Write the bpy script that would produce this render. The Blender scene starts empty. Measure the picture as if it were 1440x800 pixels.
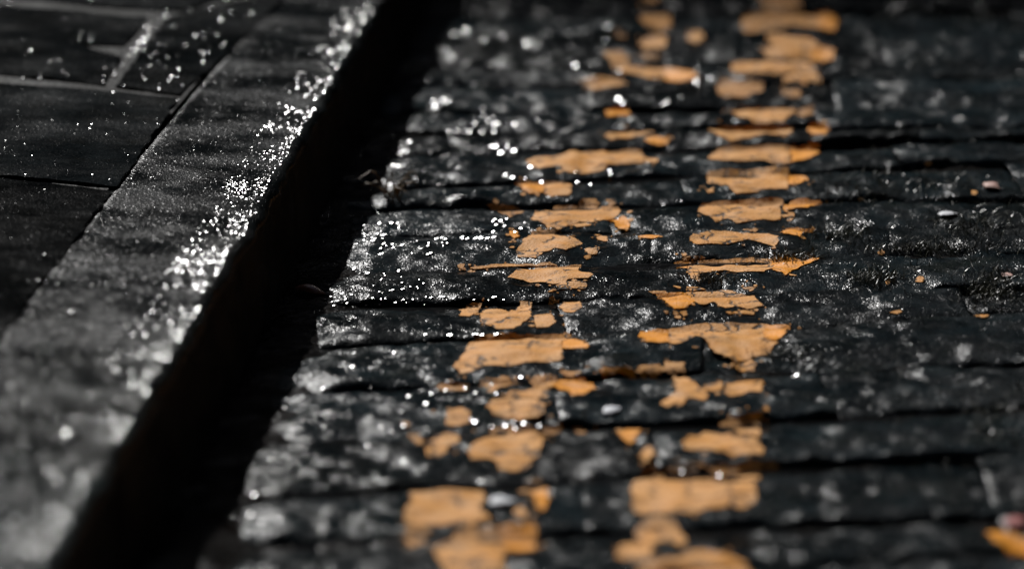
import bpy, math, random
import numpy as np
from mathutils import Vector, Matrix
from mathutils.geometry import delaunay_2d_cdt

R = math.radians
random.seed(11)
rng = np.random.default_rng(11)
sc = bpy.context.scene
C = sc.collection

# ------------------------------------------------------------------ camera
F_PX = 7400.0                       # focal length in pixels of the 1440 px wide photograph
PITCH = math.atan(1510.0 / F_PX)    # long lens held low, looking a little down
CAM_H = 0.732
cd = bpy.data.cameras.new('camera')
cd.sensor_width = 36.0
cd.lens = F_PX / 1440.0 * 36.0
cd.clip_start = 0.05
cd.clip_end = 900.0
cd.dof.use_dof = True
cd.dof.focus_distance = 3.70
cd.dof.aperture_fstop = 5.0
cam = bpy.data.objects.new('camera', cd)
cam.location = (0, 0, CAM_H)
cam.rotation_euler = (math.pi / 2 - PITCH, 0, 0)
C.objects.link(cam)
sc.camera = cam

# ------------------------------------------------------------------ light
SUN_EL, SUN_AZ = 36.0, -21.0          # degrees; azimuth from straight ahead, minus is left
SUN_STRENGTH = 5.0
world = bpy.data.worlds.new('World')
sc.world = world
world.use_nodes = True
wn = world.node_tree.nodes
sky = wn.new('ShaderNodeTexSky')
sky.sky_type = 'NISHITA'
sky.sun_disc = False
sky.sun_elevation = R(SUN_EL)
sky.sun_rotation = R(SUN_AZ)
world.node_tree.links.new(sky.outputs[0], wn['Background'].inputs[0])
wn['Background'].inputs[1].default_value = 0.05
sun_dir = Vector((math.sin(R(SUN_AZ)) * math.cos(R(SUN_EL)), math.cos(R(SUN_AZ)) * math.cos(R(SUN_EL)), math.sin(R(SUN_EL))))
sd = bpy.data.lights.new('sun', 'SUN')
sd.energy = SUN_STRENGTH
sd.angle = R(0.53)
sd.color = (1.0, 0.98, 0.955)
sun = bpy.data.objects.new('sun', sd)
sun.rotation_euler = (-sun_dir).to_track_quat('-Z', 'Y').to_euler()
sun.location = sun_dir * 20
C.objects.link(sun)
sc.view_settings.view_transform = 'Standard'
sc.view_settings.look = 'None'
sc.view_settings.gamma = 1.0
sc.view_settings.exposure = 0.0
sc.render.engine = 'CYCLES'
sc.cycles.use_adaptive_sampling = False
sc.cycles.use_denoising = True
sc.cycles.denoising_input_passes = 'RGB'
sc.cycles.sample_clamp_direct = 0.0
sc.cycles.sample_clamp_indirect = 4.0
sc.cycles.max_bounces = 4

# ------------------------------------------------------------------ helpers
def tag(o, label=None, cat=None, group=None, kind=None):
    for k, v in (('label', label), ('category', cat), ('group', group), ('kind', kind)):
        if v:
            o[k] = v
    return o

def mesh_obj(name, verts, faces, mat, parent=None, origin=None, smooth=True):
    v = np.asarray(verts, dtype=np.float64).reshape(-1, 3)
    if origin is None:
        origin = np.array([v[:, 0].mean(), v[:, 1].mean(), v[:, 2].min()])
    else:
        origin = np.asarray(origin, dtype=np.float64)
    me = bpy.data.meshes.new(name)
    if isinstance(faces, np.ndarray):
        k = faces.shape[1]
        me.vertices.add(len(v))
        me.vertices.foreach_set('co', (v - origin).astype(np.float32).ravel())
        me.loops.add(faces.size)
        me.loops.foreach_set('vertex_index', faces.astype(np.int32).ravel())
        me.polygons.add(len(faces))
        me.polygons.foreach_set('loop_start', (np.arange(len(faces)) * k).astype(np.int32))
        me.polygons.foreach_set('loop_total', np.full(len(faces), k, dtype=np.int32))
        me.update(calc_edges=True)
    else:
        me.from_pydata((v - origin).tolist(), [], faces)
    me.polygons.foreach_set('use_smooth', np.full(len(me.polygons), smooth))
    me.materials.append(mat)
    o = bpy.data.objects.new(name, me)
    C.objects.link(o)
    if parent is not None:
        o.parent = parent
        o.location = Vector(origin) - parent.location
    else:
        o.location = Vector(origin)
    return o

def empty(name, loc=(0, 0, 0)):
    o = bpy.data.objects.new(name, None)
    o.location = loc
    o.empty_display_size = 0.05
    C.objects.link(o)
    return o

def grid_faces(nr, nc):
    i = np.arange(nr * nc).reshape(nr, nc)
    return np.stack([i[:-1, :-1].ravel(), i[:-1, 1:].ravel(), i[1:, 1:].ravel(), i[1:, :-1].ravel()], 1)

LAT = {}
def vnoise(x, y, seed):
    if seed not in LAT:
        LAT[seed] = np.random.default_rng(1000 + seed).uniform(-1, 1, (256, 256))
    t = LAT[seed]
    xi = np.floor(x).astype(int); yi = np.floor(y).astype(int)
    fx = x - xi; fy = y - yi
    fx = fx * fx * fx * (fx * (fx * 6 - 15) + 10); fy = fy * fy * fy * (fy * (fy * 6 - 15) + 10)
    a = t[xi & 255, yi & 255]; b = t[(xi + 1) & 255, yi & 255]
    c = t[xi & 255, (yi + 1) & 255]; d = t[(xi + 1) & 255, (yi + 1) & 255]
    return (a * (1 - fx) + b * fx) * (1 - fy) + (c * (1 - fx) + d * fx) * fy

def fbm(x, y, wave, octaves=3, seed=0, gain=0.5):
    x = np.asarray(x, float); y = np.asarray(y, float)
    r = 0; a = 1.0; s = 0
    for o in range(octaves):
        r = r + a * vnoise(x / wave + 37.1 * o + 11 * seed, y / wave + 17.7 * o + 5 * seed, seed * 7 + o)
        s += a; a *= gain; wave *= 0.5
    return r / s

def sstep(a, b, x):
    t = np.clip((x - a) / (b - a), 0, 1)
    return t * t * (3 - 2 * t)

CT, ST = math.cos(PITCH), math.sin(PITCH)
def at(px, py, z=0.0):
    """place in the street that the photograph shows at a pixel, on the level z"""
    a = (px - 720) / F_PX; b = -(py - 400) / F_PX
    d = (a, CT + b * ST, -ST + b * CT)
    t = (z - CAM_H) / d[2]
    return d[0] * t, d[1] * t

# ------------------------------------------------------------------ materials
def new_mat(name):
    m = bpy.data.materials.new(name)
    m.use_nodes = True
    nt = m.node_tree
    return m, nt, nt.nodes, nt.links, nt.nodes['Principled BSDF']

def noise(nt, scale, detail=3, rough=0.55, vec=None, dist=0.0):
    n = nt.nodes.new('ShaderNodeTexNoise')
    n.inputs['Scale'].default_value = scale
    n.inputs['Detail'].default_value = detail
    n.inputs['Roughness'].default_value = rough
    n.inputs['Distortion'].default_value = dist
    if vec is not None:
        nt.links.new(vec, n.inputs['Vector'])
    return n.outputs['Fac']

def ramp(nt, src, stops):
    r = nt.nodes.new('ShaderNodeValToRGB')
    e = r.color_ramp.elements
    while len(e) < len(stops):
        e.new(0.5)
    for el, (p, c) in zip(e, stops):
        el.position = p
        el.color = (c, c, c, 1) if isinstance(c, (int, float)) else (*c, 1)
    nt.links.new(src, r.inputs[0])
    return r.outputs[0]

def mathn(nt, op, a, b):
    m = nt.nodes.new('ShaderNodeMath'); m.operation = op
    for i, v in enumerate((a, b)):
        if isinstance(v, (int, float)):
            m.inputs[i].default_value = v
        else:
            nt.links.new(v, m.inputs[i])
    return m.outputs[0]

def mixc(nt, fac, a, b):
    m = nt.nodes.new('ShaderNodeMix'); m.data_type = 'RGBA'
    for s, v in ((0, fac), (6, a), (7, b)):
        if isinstance(v, (int, float)):
            m.inputs[s].default_value = v
        elif isinstance(v, tuple):
            m.inputs[s].default_value = (*v, 1)
        else:
            nt.links.new(v, m.inputs[s])
    return m.outputs[2]

def bump(nt, height, dist, strength=1.0, normal=None):
    b = nt.nodes.new('ShaderNodeBump')
    b.inputs['Distance'].default_value = dist
    b.inputs['Strength'].default_value = strength
    nt.links.new(height, b.inputs['Height'])
    if normal is not None:
        nt.links.new(normal, b.inputs['Normal'])
    return b.outputs['Normal']

def position(nt):
    return nt.nodes.new('ShaderNodeNewGeometry').outputs['Position']

def stone(name, dark, light, r_lo, r_hi, micro=0.0002, meso=0.0006, spec=0.3, wet_wave=9.0, mid=0.0004, glint_fleck=None, gutter=0.0):
    m, nt, N, L, P = new_mat(name)
    pos = position(nt)
    info = N.new('ShaderNodeObjectInfo')
    blotch = ramp(nt, noise(nt, 24, 5, 0.68, pos), [(0.46, 0.0), (0.68, 1.0)])
    grain = ramp(nt, noise(nt, 520, 2, 0.6, pos), [(0.40, 0.0), (0.70, 1.0)])
    f = mathn(nt, 'ADD', mathn(nt, 'MULTIPLY', blotch, 0.6), mathn(nt, 'MULTIPLY', grain, 0.4))
    col = mixc(nt, f, dark, light)
    if glint_fleck:
        sp = mathn(nt, 'MULTIPLY', ramp(nt, noise(nt, 1300, 1, 0.5, pos), [(0.60, 0.0), (0.70, 1.0)]), mathn(nt, 'ADD', mathn(nt, 'MULTIPLY', blotch, 0.75), 0.25))  # pale mineral specks that also stand in for fine sun glints
        col = mixc(nt, sp, col, glint_fleck)
        earth = ramp(nt, noise(nt, 17, 4, 0.7, pos), [(0.52, 0.0), (0.72, 0.55)])
        col = mixc(nt, earth, col, (light[0] * 0.9, light[1] * 0.62, light[2] * 0.38))
    var = mathn(nt, 'ADD', mathn(nt, 'MULTIPLY', info.outputs['Random'], 1.1), 0.4)
    hsv = N.new('ShaderNodeHueSaturation')
    L.new(col, hsv.inputs['Color']); L.new(var, hsv.inputs['Value'])
    L.new(hsv.outputs[0], P.inputs['Base Color'])
    wet = ramp(nt, noise(nt, wet_wave, 4, 0.65, pos), [(0.38, r_lo), (0.60, r_hi)])
    if gutter:
        # rain water has run to the kerb side: the stones there are wetter
        sx = N.new('ShaderNodeSeparateXYZ'); L.new(pos, sx.inputs[0])
        g = N.new('ShaderNodeMapRange'); g.inputs[1].default_value = -0.12; g.inputs[2].default_value = 0.16
        g.inputs[3].default_value = 1.0 - gutter; g.inputs[4].default_value = 1.0
        L.new(sx.outputs[0], g.inputs[0])
        wet = mathn(nt, 'MULTIPLY', wet, g.outputs[0])
    L.new(wet, P.inputs['Roughness'])
    P.inputs['Specular IOR Level'].default_value = spec
    n1 = bump(nt, noise(nt, 120, 2, 0.5, pos), meso)
    n2 = bump(nt, noise(nt, 330, 1, 0.4, pos), mid, 1.0, n1)
    n3 = bump(nt, noise(nt, 820, 0, 0.5, pos), micro, 1.0, n2)
    L.new(n3, P.inputs['Normal'])
    return m

M = {}
M['sett'] = stone('wet_basalt', (0.0004, 0.0012, 0.0018), (0.0080, 0.0148, 0.0178), 0.16, 0.31, 0.00042, 0.0005, 0.040, 11, 0.00038, (0.033, 0.047, 0.053), 0.05)
M['kerb'] = stone('wet_granite', (0.0010, 0.0020, 0.0026), (0.0075, 0.0122, 0.0140), 0.14, 0.34, 0.00040, 0.0005, 0.085, 14, 0.0006, (0.040, 0.047, 0.049))
M['slab'] = stone('wet_slate', (0.0006, 0.0012, 0.0016), (0.0058, 0.0076, 0.0084), 0.13, 0.24, 0.00030, 0.0004, 0.055, 9, 0.0004, (0.030, 0.034, 0.035))
M['mortar'] = stone('lime_mortar', (0.005, 0.0052, 0.005), (0.023, 0.023, 0.022), 0.45, 0.70, 0.0002, 0.0012, 0.04)
M['kerb_face'] = stone('shaded_kerb_face', (0.0025, 0.0025, 0.0026), (0.008, 0.008, 0.008), 0.6, 0.8, 0.0002, 0.001, 0.10)  # darker matte stone: the shade on the face is put into its colour
M['soil'] = stone('wet_soil', (0.0014, 0.0009, 0.0006), (0.0085, 0.0042, 0.0024), 0.22, 0.36, 0.0003, 0.0016, 0.03, 30, 0.0005, (0.018, 0.011, 0.007))

def water_mat():
    m, nt, N, L, P = new_mat('standing_water')
    P.inputs['Base Color'].default_value = (0.006, 0.006, 0.006, 1)
    P.inputs['Roughness'].default_value = 0.10
    P.inputs['IOR'].default_value = 1.33
    L.new(bump(nt, noise(nt, 190, 2, 0.5, position(nt)), 0.0004), P.inputs['Normal'])
    return m
M['water'] = water_mat()

def paint(name, base, pale, dirt, rough, crack, spec):
    m, nt, N, L, P = new_mat(name)
    pos = position(nt)
    c = mixc(nt, ramp(nt, noise(nt, 45, 4, 0.65, pos), [(0.32, 0.0), (0.58, 1.0)]), base, pale)
    c = mixc(nt, mathn(nt, 'MULTIPLY', ramp(nt, noise(nt, 900, 2, 0.6, pos), [(0.50, 0.0), (0.75, 1.0)]), 0.35), c, (0.12, 0.06, 0.025))
    grime = ramp(nt, noise(nt, 80, 5, 0.75, pos, 0.6), [(0.56, 0.0), (0.68, dirt)])
    c = mixc(nt, grime, c, (0.07, 0.035, 0.015))
    mp = N.new('ShaderNodeMapping'); mp.inputs['Scale'].default_value = (1.0, 0.55, 1.0)
    L.new(pos, mp.inputs['Vector'])
    warp = N.new('ShaderNodeVectorMath'); warp.operation = 'ADD'
    nz = N.new('ShaderNodeTexNoise'); nz.inputs['Scale'].default_value = 110
    L.new(pos, nz.inputs['Vector'])
    sc_ = N.new('ShaderNodeVectorMath'); sc_.operation = 'SCALE'; sc_.inputs['Scale'].default_value = 0.012
    L.new(nz.outputs['Color'], sc_.inputs[0]); L.new(mp.outputs[0], warp.inputs[0]); L.new(sc_.outputs[0], warp.inputs[1])
    vo = N.new('ShaderNodeTexVoronoi'); vo.feature = 'DISTANCE_TO_EDGE'; vo.inputs['Scale'].default_value = 46
    L.new(warp.outputs[0], vo.inputs['Vector'])
    line = ramp(nt, vo.outputs['Distance'], [(0.015, 1.0), (0.05, 0.0)])
    some = ramp(nt, noise(nt, 30, 2, 0.5, pos), [(0.46, 0.0), (0.54, crack)])
    cr = mathn(nt, 'MULTIPLY', line, some)
    c = mixc(nt, cr, c, (0.03, 0.016, 0.008))
    L.new(c, P.inputs['Base Color'])
    P.inputs['Roughness'].default_value = rough
    P.inputs['Specular IOR Level'].default_value = spec
    h = mathn(nt, 'SUBTRACT', noise(nt, 500, 3, 0.6, pos), cr)
    L.new(bump(nt, h, 0.0008), P.inputs['Normal'])
    return m
M['worn'] = paint('worn_yellow_paint', (0.59, 0.238, 0.026), (0.61, 0.300, 0.090), 0.85, 0.60, 1.0, 0.08)
M['vivid'] = paint('vivid_yellow_paint', (0.80, 0.290, 0.003), (0.72, 0.27, 0.008), 0.5, 0.50, 0.3, 0.08)  # more saturated than the worn patches
M['thin'] = paint('rubbed_yellow_paint', (0.36, 0.145, 0.022), (0.42, 0.20, 0.055), 0.9, 0.60, 0.8, 0.08)

def plain(name, a, b, rough, scale=300):
    m, nt, N, L, P = new_mat(name)
    pos = position(nt)
    L.new(mixc(nt, noise(nt, scale, 3, 0.6, pos), a, b), P.inputs['Base Color'])
    P.inputs['Roughness'].default_value = rough
    L.new(bump(nt, noise(nt, scale * 2, 2, 0.5, pos), 0.0003), P.inputs['Normal'])
    return m
M['moss'] = plain('wet_moss', (0.020, 0.022, 0.014), (0.15, 0.145, 0.10), 0.35)
M['straw'] = plain('dead_stalk', (0.10, 0.060, 0.026), (0.24, 0.155, 0.075), 0.5)
M['leaf'] = plain('brown_leaf', (0.09, 0.030, 0.016), (0.17, 0.065, 0.035), 0.35)
M['quartz'] = plain('quartz_pebble', (0.40, 0.41, 0.44), (0.62, 0.63, 0.67), 0.65)
M['pink'] = plain('pink_pebble', (0.26, 0.11, 0.07), (0.52, 0.32, 0.27), 0.7)
M['red'] = plain('red_scrap', (0.22, 0.03, 0.025), (0.28, 0.05, 0.04), 0.8)

# ------------------------------------------------------------------ ground and kerb lines
CAMBER = 0.020
def road_base(x):
    return CAMBER * x
KERB_TOP = 0.070
kf = np.array([at(*p, KERB_TOP) for p in ((552, -10), (452, 150), (350, 305), (226, 530), (160, 660), (88, 790))])
kb = np.array([at(*p, KERB_TOP) for p in ((392, 0), (300, 85), (240, 150), (150, 270), (95, 345), (0, 470))])
pf = np.polyfit(kf[:, 1], kf[:, 0], 1)
pb = np.polyfit(kb[:, 1], kb[:, 0], 1)
def kerb_front(y): return np.polyval(pf, y)
def kerb_back(y): return np.polyval(pb, y)

gl = np.array([at(*p, -0.004) for p in ((615, 20), (548, 140), (500, 240), (440, 400), (402, 530), (372, 640), (348, 740))])
pg = np.polyfit(gl[:, 1], gl[:, 0], 1)
def gutter_edge(y):
    """where the silt of the gutter meets the first stones"""
    return np.maximum(np.polyval(pg, y), kerb_front(y) + 0.012)

# ------------------------------------------------------------------ setts: courses across the road
right_y = [17, 47, 87, 112, 147, 176, 201, 236, 279, 320, 358, 408, 453, 515, 577, 645, 726, 790]
left_y = [14, 48, 84, 115, 150, 178, 208, 249, 284, 324, 368, 415, 467, 529, 598, 672, 739, 815]
bounds = []
for a, b in zip(right_y, left_y):
    xr, yr = at(1060, a, road_base(0.17)); xl, yl = at(750, b, road_base(0.015))
    m = float(np.clip((yr - yl) / (xr - xl), -0.07, 0.16))
    bounds.append(((yr + yl) / 2 - m * (xr + xl) / 2, m))
while bounds[0][0] < 6.2:
    bounds.insert(0, (bounds[0][0] + 0.108 + 0.012 * random.random(), bounds[0][1] * 0.7))
while bounds[-1][0] > 2.35:
    bounds.append((bounds[-1][0] - 0.115 - 0.012 * random.random(), bounds[-1][1] * 0.8))

JOINT = -0.0092
class Sett: pass
setts = []
for k in range(len(bounds) - 1):
    hi, lo = bounds[k], bounds[k + 1]
    yc = (hi[0] + lo[0]) / 2
    x = float(gutter_edge(yc)) + random.uniform(-0.010, 0.006)
    x_end = 0.30 + 0.115 * (yc - 2.4) + (0.25 if 2.8 < yc < 5 else 0.0)
    row_skew = random.uniform(-0.06, 0.06)
    while x < x_end:
        ln = random.uniform(0.15, 0.29)
        s = Sett()
        s.x0, s.x1, s.lo, s.hi = x, x + ln, lo, hi
        s.skew = row_skew
        s.seed = len(setts)
        s.dz = random.uniform(-0.0008, 0.0006)
        s.tx, s.ty = random.uniform(-0.004, 0.004), random.uniform(-0.018, 0.022)
        s.crown = random.uniform(0.005, 0.0085)
        s.rad = random.uniform(0.009, 0.017)
        s.endgap = random.choice((0.0004, 0.0008, 0.0014))
        s.gap = random.uniform(0.0015, 0.0038)
        setts.append(s)
        x += ln

def sett_height(s, X, Y):
    lo = s.lo[0] + s.lo[1] * X; hi = s.hi[0] + s.hi[1] * X
    ym = (lo + hi) / 2
    xs = X - s.skew * (Y - ym)
    n1 = fbm(X, Y, 0.045, 3, 3 + s.seed % 9)
    wob = 0.0075 * n1
    dx = np.minimum(xs - s.x0, s.x1 - xs) - 0.0003 + 0.3 * wob
    dy = np.minimum(Y - lo, hi - Y) - s.gap + 0.8 * wob
    def fall(dist, rad, depth):
        e = np.clip(dist / rad, -1, 1)
        return np.where(e > 0, depth * (1 - np.sqrt(np.clip(1 - (1 - e) ** 2.4, 0, 1))), depth - 0.5 * depth * e)
    drop = np.maximum(fall(dy, s.rad, 0.015), fall(dx, 0.003, s.endgap))
    u = (xs - (s.x0 + s.x1) / 2) / (s.x1 - s.x0) * 2
    v = (Y - ym) / (hi - lo) * 2
    z = road_base(X) + s.dz + s.tx * u * 0.4 + s.ty * v * 0.25 - s.crown * (0.12 * u ** 4 + v ** 2) * 0.8
    z = z + 0.0034 * fbm(X, Y, 0.034, 3, 20) + 0.0018 * fbm(X, Y, 0.012, 3, 31)
    return z - drop - 0.0030 * sstep(0.030, 0.0, X - gutter_edge(Y))

# height map of the detailed part, used to lay water and paint on the stones
RES = 0.0015
GX0, GX1, GY0, GY1 = -0.36, 0.80, 2.40, 5.60
gx = np.arange(GX0, GX1, RES); gy = np.arange(GY0, GY1, RES)
GXX, GYY = np.meshgrid(gx, gy)
def fill_height(x, y):
    z = road_base(x) + JOINT + 0.0035 * fbm(x, y, 0.05, 3, 41) + 0.0016 * fbm(x, y, 0.009, 2, 42)
    silt = np.clip(0.75 + 0.8 * fbm(x, y, 0.09, 3, 45), 0.3, 1.3)
    return z + 0.0068 * silt * sstep(0.030, -0.010, x - gutter_edge(y) + 0.016 * fbm(x, y, 0.10, 2, 46))
fill = fill_height(GXX, GYY)
Hm = fill.copy()
Hs = np.full_like(Hm, -1.0)
for s in setts:
    i0, i1 = np.searchsorted(gx, [s.x0 - 0.02, s.x1 + 0.02])
    ys = [s.lo[0] + s.lo[1] * s.x0, s.lo[0] + s.lo[1] * s.x1, s.hi[0] + s.hi[1] * s.x0, s.hi[0] + s.hi[1] * s.x1]
    j0, j1 = np.searchsorted(gy, [min(ys) - 0.01, max(ys) + 0.01])
    if i1 <= i0 or j1 <= j0:
        continue
    z = sett_height(s, GXX[j0:j1, i0:i1], GYY[j0:j1, i0:i1])
    Hs[j0:j1, i0:i1] = np.maximum(Hs[j0:j1, i0:i1], z)
Hm = np.maximum(Hm, Hs)

def sample(Z, X, Y):
    fx = np.clip((np.asarray(X) - GX0) / RES, 0, len(gx) - 2.001); fy = np.clip((np.asarray(Y) - GY0) / RES, 0, len(gy) - 2.001)
    i = fx.astype(int); j = fy.astype(int); a = fx - i; b = fy - j
    return (Z[j, i] * (1 - a) + Z[j, i + 1] * a) * (1 - b) + (Z[j + 1, i] * (1 - a) + Z[j + 1, i + 1] * a) * b

def box_blur(Z, r):
    for ax in (0, 1):
        c = np.cumsum(np.concatenate([np.repeat(np.take(Z, [0], ax), r + 1, ax), Z, np.repeat(np.take(Z, [-1], ax), r, ax)], ax), ax)
        n = Z.shape[ax]
        Z = (np.take(c, range(2 * r + 1, 2 * r + 1 + n), ax) - np.take(c, range(0, n), ax)) / (2 * r + 1)
    return Z
Hsm = np.maximum(box_blur(Hm, 3), Hm - 0.0003)

def on_stone(px, py):
    """the first place where the line of sight meets the stones"""
    a = (px - 720) / F_PX; b = -(py - 400) / F_PX
    d = np.array([a, CT + b * ST, -ST + b * CT])
    t0 = (0.03 - CAM_H) / d[2]; t1 = (-0.03 - CAM_H) / d[2]
    t = np.linspace(t0, t1, 700)
    X, Y, Z = d[0] * t, d[1] * t, CAM_H + d[2] * t
    below = Z < sample(Hm, X, Y)
    k = int(np.argmax(below)) if below.any() else 350
    return float(X[k]), float(Y[k])

# road: bed of soil and grit in the joints
road_y = np.arange(2.0, 6.6, 0.0065); road_x = np.arange(-0.40, 0.95, 0.0065)
RX, RY = np.meshgrid(road_x, road_y)
RZ = fill_height(RX, RY)
road = mesh_obj('road', np.stack([RX, RY, RZ], -1), grid_faces(*RX.shape), M['soil'], origin=(0, 4, 0))
tag(road, kind='structure')

def sett_mesh(s, step):
    ys0 = min(s.lo[0] + s.lo[1] * s.x0, s.lo[0] + s.lo[1] * s.x1); ys1 = max(s.hi[0] + s.hi[1] * s.x0, s.hi[0] + s.hi[1] * s.x1)
    nx = max(12, int((s.x1 - s.x0) / step)); ny = max(10, int((s.hi[0] - s.lo[0]) / step))
    u = np.linspace(0, 1, nx); v = np.linspace(0, 1, ny)
    # finer towards the rounded edges
    u = u + 0.10 * np.sin(2 * math.pi * u) / (2 * math.pi) * -1; v = v + 0.12 * np.sin(2 * math.pi * v) / (2 * math.pi) * -1
    U, V = np.meshgrid(u, v)
    X = s.x0 + (s.x1 - s.x0) * U
    lo = s.lo[0] + s.lo[1] * X; hi = s.hi[0] + s.hi[1] * X
    Y = lo + (hi - lo) * V
    X = X + s.skew * (Y - (lo + hi) / 2)
    Z = sett_height(s, X, Y)
    return np.stack([X, Y, Z], -1), grid_faces(ny, nx)

def in_view(s):
    yc = (s.lo[0] + s.hi[0]) / 2
    half = 720 / F_PX * (yc + 0.2) + 0.02
    return s.x0 < half and s.x1 > -half and 2.70 < yc < 5.15
print('setts', len(setts), 'in view', sum(in_view(s) for s in setts))
for s in setts:
    v, f = sett_mesh(s, 0.0030 if in_view(s) else 0.008)
    mesh_obj('sett', v, f, M['sett'], road)

# water lying in the joints and the gutter
WRES = 2
wy = GYY[::WRES, ::WRES]; wx = GXX[::WRES, ::WRES]
hs = Hs[::WRES, ::WRES]; hf = fill[::WRES, ::WRES]
level = road_base(wx) - 0.0105 + 0.0016 * fbm(wx, wy, 0.16, 2, 51) - 0.004 * sstep(0.10, 0.36, wx)
top = np.maximum(hs, hf)
climb = 0.0030 * np.exp(-np.clip(level - top, 0, 1) / 0.0022)
wz = level + climb
keep = (top < wz + 0.0015)
kq = keep[:-1, :-1] & keep[:-1, 1:] & keep[1:, :-1] & keep[1:, 1:]
kq &= (wx[:-1, :-1] > kerb_front(wy[:-1, :-1]) - 0.004) & (wx[:-1, :-1] < 0.34) & (wy[:-1, :-1] > 2.65) & (wy[:-1, :-1] < 5.3)
fall = grid_faces(*wx.shape)[kq.ravel()]
used, inv = np.unique(fall, return_inverse=True)
W = np.stack([wx, wy, wz], -1).reshape(-1, 3)[used]
wat = mesh_obj('gutter_water', W, inv.reshape(-1, 4), M['water'], origin=(0, 4, -0.01))
tag(wat, kind='structure')

# ------------------------------------------------------------------ kerb of long granite stones
kerb = empty('kerb', (-0.2, 3.7, 0)); tag(kerb, kind='structure')
joint_px = [(216, 216), (280, 236), (351, 250)]
jx = [at(*p, KERB_TOP) for p in joint_px]
joint_slope = (jx[2][1] - jx[0][1]) / (jx[2][0] - jx[0][0])
joint_slope = float(np.clip(joint_slope, -0.9, 0.9))
y_joint = jx[1][1]
def kerb_mid(y): return (kerb_front(y) + kerb_back(y)) / 2
def kerb_profile(t, y, seed):
    """t 0 at the back edge, 1 at the arris, up to 2 at the foot of the face"""
    xf, xb = kerb_front(y), kerb_back(y) + 0.001
    rad = 0.008 + 0.003 * fbm(y, y * 0, 0.06, 3, 60)
    w = xf - xb
    tt = np.clip(t, 0, 1)
    x = xb + (w - rad) * tt
    z = KERB_TOP - 0.003 * tt + 0 * x
    k = np.clip((t - 1) / 0.25, 0, 1) * math.pi / 2
    x = x + rad * np.sin(k); z = z - rad * (1 - np.cos(k))
    q = np.clip((t - 1.25) / 0.75, 0, 1)
    x = x + 0.004 * q
    z = z - q * 0.095
    b = np.clip(t / 0.05, 0, 1)
    z = z - 0.0015 * (1 - b) ** 2
    n = 0.0011 * fbm(x, y, 0.09, 2, 61) + 0.0004 * fbm(x, y, 0.012, 3, 63)
    top = 1 - np.clip((t - 1) / 0.25, 0, 1)
    z = z + n * top
    x = x + (0.0035 * fbm(z * 3, y, 0.05, 4, 64) + n) * (1 - top) + 0.0018 * fbm(y, y * 0 + 3, 0.03, 3, 65) * np.clip((t - 0.8) / 0.2, 0, 1)
    return x, z
cuts = [y_joint - 1.75 - 0.92 * k for k in range(4, 0, -1)] + [y_joint - 1.75, y_joint - 0.86, y_joint, y_joint + 0.93, y_joint + 1.85, y_joint + 2.75] + [y_joint + 2.75 + 0.92 * k for k in range(1, 11)]
tp = np.concatenate([np.linspace(0, 1, 42), np.linspace(1, 1.25, 9)[1:], np.linspace(1.25, 2, 16)[1:]])
for k in range(len(cuts) - 1):
    L_ = cuts[k + 1] - cuts[k] - 0.0006
    ny = int(L_ / (0.0045 if 2.0 < cuts[k] + 0.9 and cuts[k] < 5.4 else 0.03))
    yy = np.linspace(0, 1, ny)
    T, Q = np.meshgrid(tp, yy)
    Y = cuts[k] + 0.0003 + L_ * Q
    X, Z = kerb_profile(T, Y, k)
    Y2 = Y + joint_slope * (X - kerb_mid(Y))
    X, Z = kerb_profile(T, Y2, k)
    ed = np.minimum(Q, 1 - Q) * L_
    Z = Z - 0.0001 * np.clip(1 - ed / 0.006, 0, 1) ** 2 
    Z[0, :] -= 0.0001; Z[-1, :] -= 0.0001
    ks = mesh_obj('kerb_stone', np.stack([X, Y2, Z], -1), grid_faces(*T.shape), M['kerb'], kerb)
    ks.data.materials.append(M['kerb_face'])
    ks.data.polygons.foreach_set('material_index', (T[:-1, :-1] > 1.20).astype(np.int32).ravel())

# ------------------------------------------------------------------ pavement
PAVE = KERB_TOP + 0.001
pav_y = np.arange(2.3, 6.4, 0.012); pav_t = np.linspace(0, 1, 70)
T, Y = np.meshgrid(pav_t, pav_y)
X = kerb_back(Y) - 0.003 - 0.9 * T
Z = PAVE - 0.0012 + 0.012 * (kerb_back(Y) - X) + 0.0012 * fbm(X, Y, 0.03, 3, 71)
pav = mesh_obj('pavement', np.stack([X, Y, Z], -1), grid_faces(*T.shape)[:, ::-1], M['mortar'], origin=(-0.5, 4, KERB_TOP))
tag(pav, kind='structure')

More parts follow.
